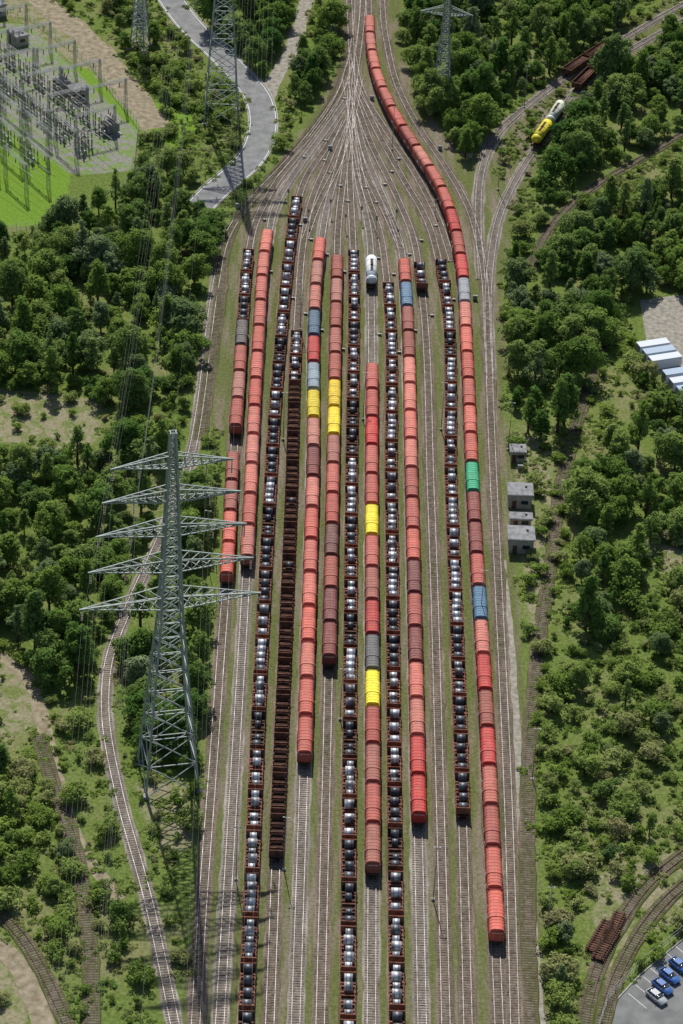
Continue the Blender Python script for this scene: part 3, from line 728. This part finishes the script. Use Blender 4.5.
def tree_proto(h,rad,ncl,shape='round'):
    cl=[];tb=MB()
    lean=np.array([random.uniform(-.3,.3),random.uniform(-.3,.3)])
    tb.cyl((0,0,-.2),(lean[0],lean[1],h*.45),h*.028,h*.018,8,1); tb.cyl((lean[0],lean[1],h*.44),(lean[0]*2,lean[1]*2,h*.8),h*.018,h*.006,6,1)
    ex=random.uniform(.65,1.0); off=random.uniform(0,6.28)
    for i in range(ncl):
        t=(i+.5)/ncl; a=i*2.399+random.uniform(-.6,.6)
        z=h*(.24+.68*t)*random.uniform(.90,1.08)
        prof=math.sin(math.pi*min(1,(.18+t*.8)))**.6 if shape=='round' else (1.05-t)**.7
        rr=rad*prof*random.uniform(.45,1.15)*(.85)*(1+.25*math.cos(2*a+off))
        r=rad*random.uniform(.15,.42)*(1-.25*t)
        x,y=rr*math.cos(a),rr*math.sin(a)*ex; cl.append((x,y,z,r))
        tb.cyl((lean[0]*.8,lean[1]*.8,z*.62),(x*.85,y*.85,z-.1),h*.008,h*.003,5,1)
    cl.append((0,0,h*.86,rad*.26)); cl.append((0,0,h*.6,rad*.5))
    return leaves_mesh(cl,.31,78,tb,"deciduous_tree",m_leaf)
trees=[tree_proto(12,4.6,30),tree_proto(10,4.0,24),tree_proto(13,4.0,28,'cone'),tree_proto(9,4.4,24),tree_proto(11,5.4,38),tree_proto(8,3.2,16),tree_proto(13,3.0,22,'cone'),tree_proto(10,5.0,30),tree_proto(13,5.8,42),tree_proto(7,4.6,24),tree_proto(14,2.8,20,'cone'),tree_proto(8,5.4,34)]
def bush_proto(r,n,h):
    cl=[];tb=MB()
    for i in range(n):
        a=random.uniform(0,6.28);d=r*random.uniform(0,.85); x,y=d*math.cos(a),d*math.sin(a); z=h*random.uniform(.25,.75); cl.append((x,y,z,r*random.uniform(.2,.48)))
        tb.cyl((x*.2,y*.2,0),(x,y,z),.06,.03,5,1)
    return leaves_mesh(cl,.22,105,tb,"shrub",m_leafb,.9)
bushes=[bush_proto(1.9,8,2.4),bush_proto(1.4,6,1.8),bush_proto(2.5,12,3.2),bush_proto(1.2,5,1.2),bush_proto(2.8,16,2.6)]
def weed_proto():
    tb=MB(); cl=[(random.uniform(-2.2,2.2),random.uniform(-2.2,2.2),.12,random.uniform(.2,.65)) for _ in range(18)]
    return leaves_mesh(cl,.18,75,tb,"weeds",m_leafb,.6)
weeds=[weed_proto() for _ in range(5)]
kd=kdtree.KDTree(len(blockers)); bw=[]
for i,(x,y,h_) in enumerate(blockers): kd.insert((x,y,0),i); bw.append(h_)
kd.balance()
def scatter(polys,spacing,protos,smin,smax,clear,parent,name,keep=1.0,zvar=.2,avoid=(),pw=1.2):
    grid={}; cnt=0
    for poly in polys:
        g=np.array([G(*p) for p in poly]); lo=g.min(0);hi=g.max(0); area=np.prod(hi-lo); nc=int(area/spacing**2*3)
        pts=lo+rng.random((nc,2))*(hi-lo); u,v_=P(pts[:,0],pts[:,1]); ok=inpoly(u,v_,poly)
        for a in avoid: ok&=~inpoly(u,v_,a)
        for x,y in pts[ok]:
            ci,cj=int(x//spacing),int(y//spacing)
            if any((a-x)**2+(b-y)**2<spacing**2 for i in (-1,0,1) for j in (-1,0,1) for a,b in grid.get((ci+i,cj+j),())): continue
            if random.random()>keep: continue
            s=smin+(smax-smin)*random.random()**pw
            hit=False
            for (_,i,dist) in kd.find_n((x,y,0),2):
                if dist<bw[i]+clear*s: hit=True
            if hit: continue
            grid.setdefault((ci,cj),[]).append((x,y))
            inst(name,random.choice(protos),x,y,0,random.uniform(0,6.28),(s,s*random.uniform(.88,1.12),s*random.uniform(1-zvar,1+zvar)),parent); cnt+=1
    print("SCATTER",name,cnt)
SUB=[(-80,-5),(32,15),(92,60),(142,128),(137,182),(75,226),(-80,245)]
LOT=lot
CONT=[(636,300),(720,285),(760,430),(690,412),(640,378)]
CLEAR=[[(60,505),(100,495),(110,520),(70,535)],[(40,300),(70,292),(80,312),(50,320)],[(600,545),(640,530),(640,560),(605,575)],[(560,355),(585,345),(580,375),(560,385)],[(590,195),(640,170),(650,185),(600,212)]]
dense=[[(60,228),(100,185),(150,168),(198,175),(214,205),(214,262),(202,312),(183,320),(186,378),(150,415),(110,405),(60,392),(-60,388),(-60,255),(10,245)],
 [(-60,462),(60,468),(110,445),(150,430),(192,440),(222,490),(222,600),(135,600),(110,625),(98,665),(60,700),(0,645),(-60,630)],
 [(135,618),(214,606),(212,680),(203,740),(190,770),(150,750),(128,700)],
 [(196,-60),(330,-60),(295,0),(296,50),(272,95),(245,75),(205,30)],[(305,40),(335,20),(332,65),(300,112),(290,100)],
 [(400,-60),(640,-60),(620,22),(570,62),(520,92),(492,122),(472,165),(445,140),(420,95),(402,45)],
 [(585,100),(640,62),(720,25),(760,90),(640,152),(600,182),(560,218),(535,240),(545,180)],
 [(510,262),(560,238),(610,210),(625,225),(605,262),(618,310),(600,345),(575,400),(558,440),(528,452),(513,430),(510,360)],
 [(625,215),(740,150),(760,310),(640,330),(628,290)],
 [(575,505),(622,420),(660,400),(760,410),(760,500),(650,548),(615,610),(575,640)]]
wood=empty("woodland"); under=empty("undergrowth"); wd=empty("weed_cover")
scatter(dense,3.9,trees,.36,1.02,2.4,wood,"deciduous_tree",.96,avoid=[SUB,CONT]+CLEAR,pw=1.2)
scatter(CLEAR,3.5,bushes,.5,1.2,1.2,under,"shrub",.6)
med=[[(-60,760),(30,765),(70,820),(82,900),(60,960),(10,915),(-60,880)],[(550,660),(700,570),(760,600),(760,830),(650,880),(565,905),(545,820)],[(535,900),(590,905),(590,960),(560,1060),(545,1000)],
 [(100,0),(150,0),(190,60),(212,115),(180,135),(160,100),(120,50)],[(90,800),(110,850),(130,960),(100,930)],[(640,330),(700,400),(640,400)],[(150,330),(190,320),(200,400),(160,430)]]
scatter(med,9,trees,.3,.62,2.2,wood,"deciduous_tree",.7,avoid=[SUB,CONT,LOT])
scatter(med,3.7,bushes,.7,1.5,1.2,under,"shrub",.75,avoid=[SUB,CONT,LOT])
allv=[[(-80,-80),(340,-80),(340,60),(262,180),(220,240),(205,300),(203,420),(228,440),(226,500),(218,620),(205,780),(195,900),(175,1100),(-80,1100)],
 [(400,-80),(800,-80),(800,1100),(556,1100),(545,900),(528,700),(516,500),(506,380),(502,280),(520,200),(480,150),(430,115)]]
DD=[DIRT[0],DIRT[1],DIRT[2],DIRT[3]]
scatter(allv,3.5,bushes,.35,1.25,1.2,under,"shrub",.6,avoid=[SUB,CONT,LOT,LAWN[0]]+DD+dense)
scatter(DD[1:],4.5,bushes,.3,.95,1.2,under,"shrub",.6)
scatter(allv,3.4,weeds,.5,1.3,.6,wd,"weeds",.8,avoid=[SUB,CONT,LOT,LAWN[0]]+DD+dense)
print("OBJ",len(bpy.data.objects))
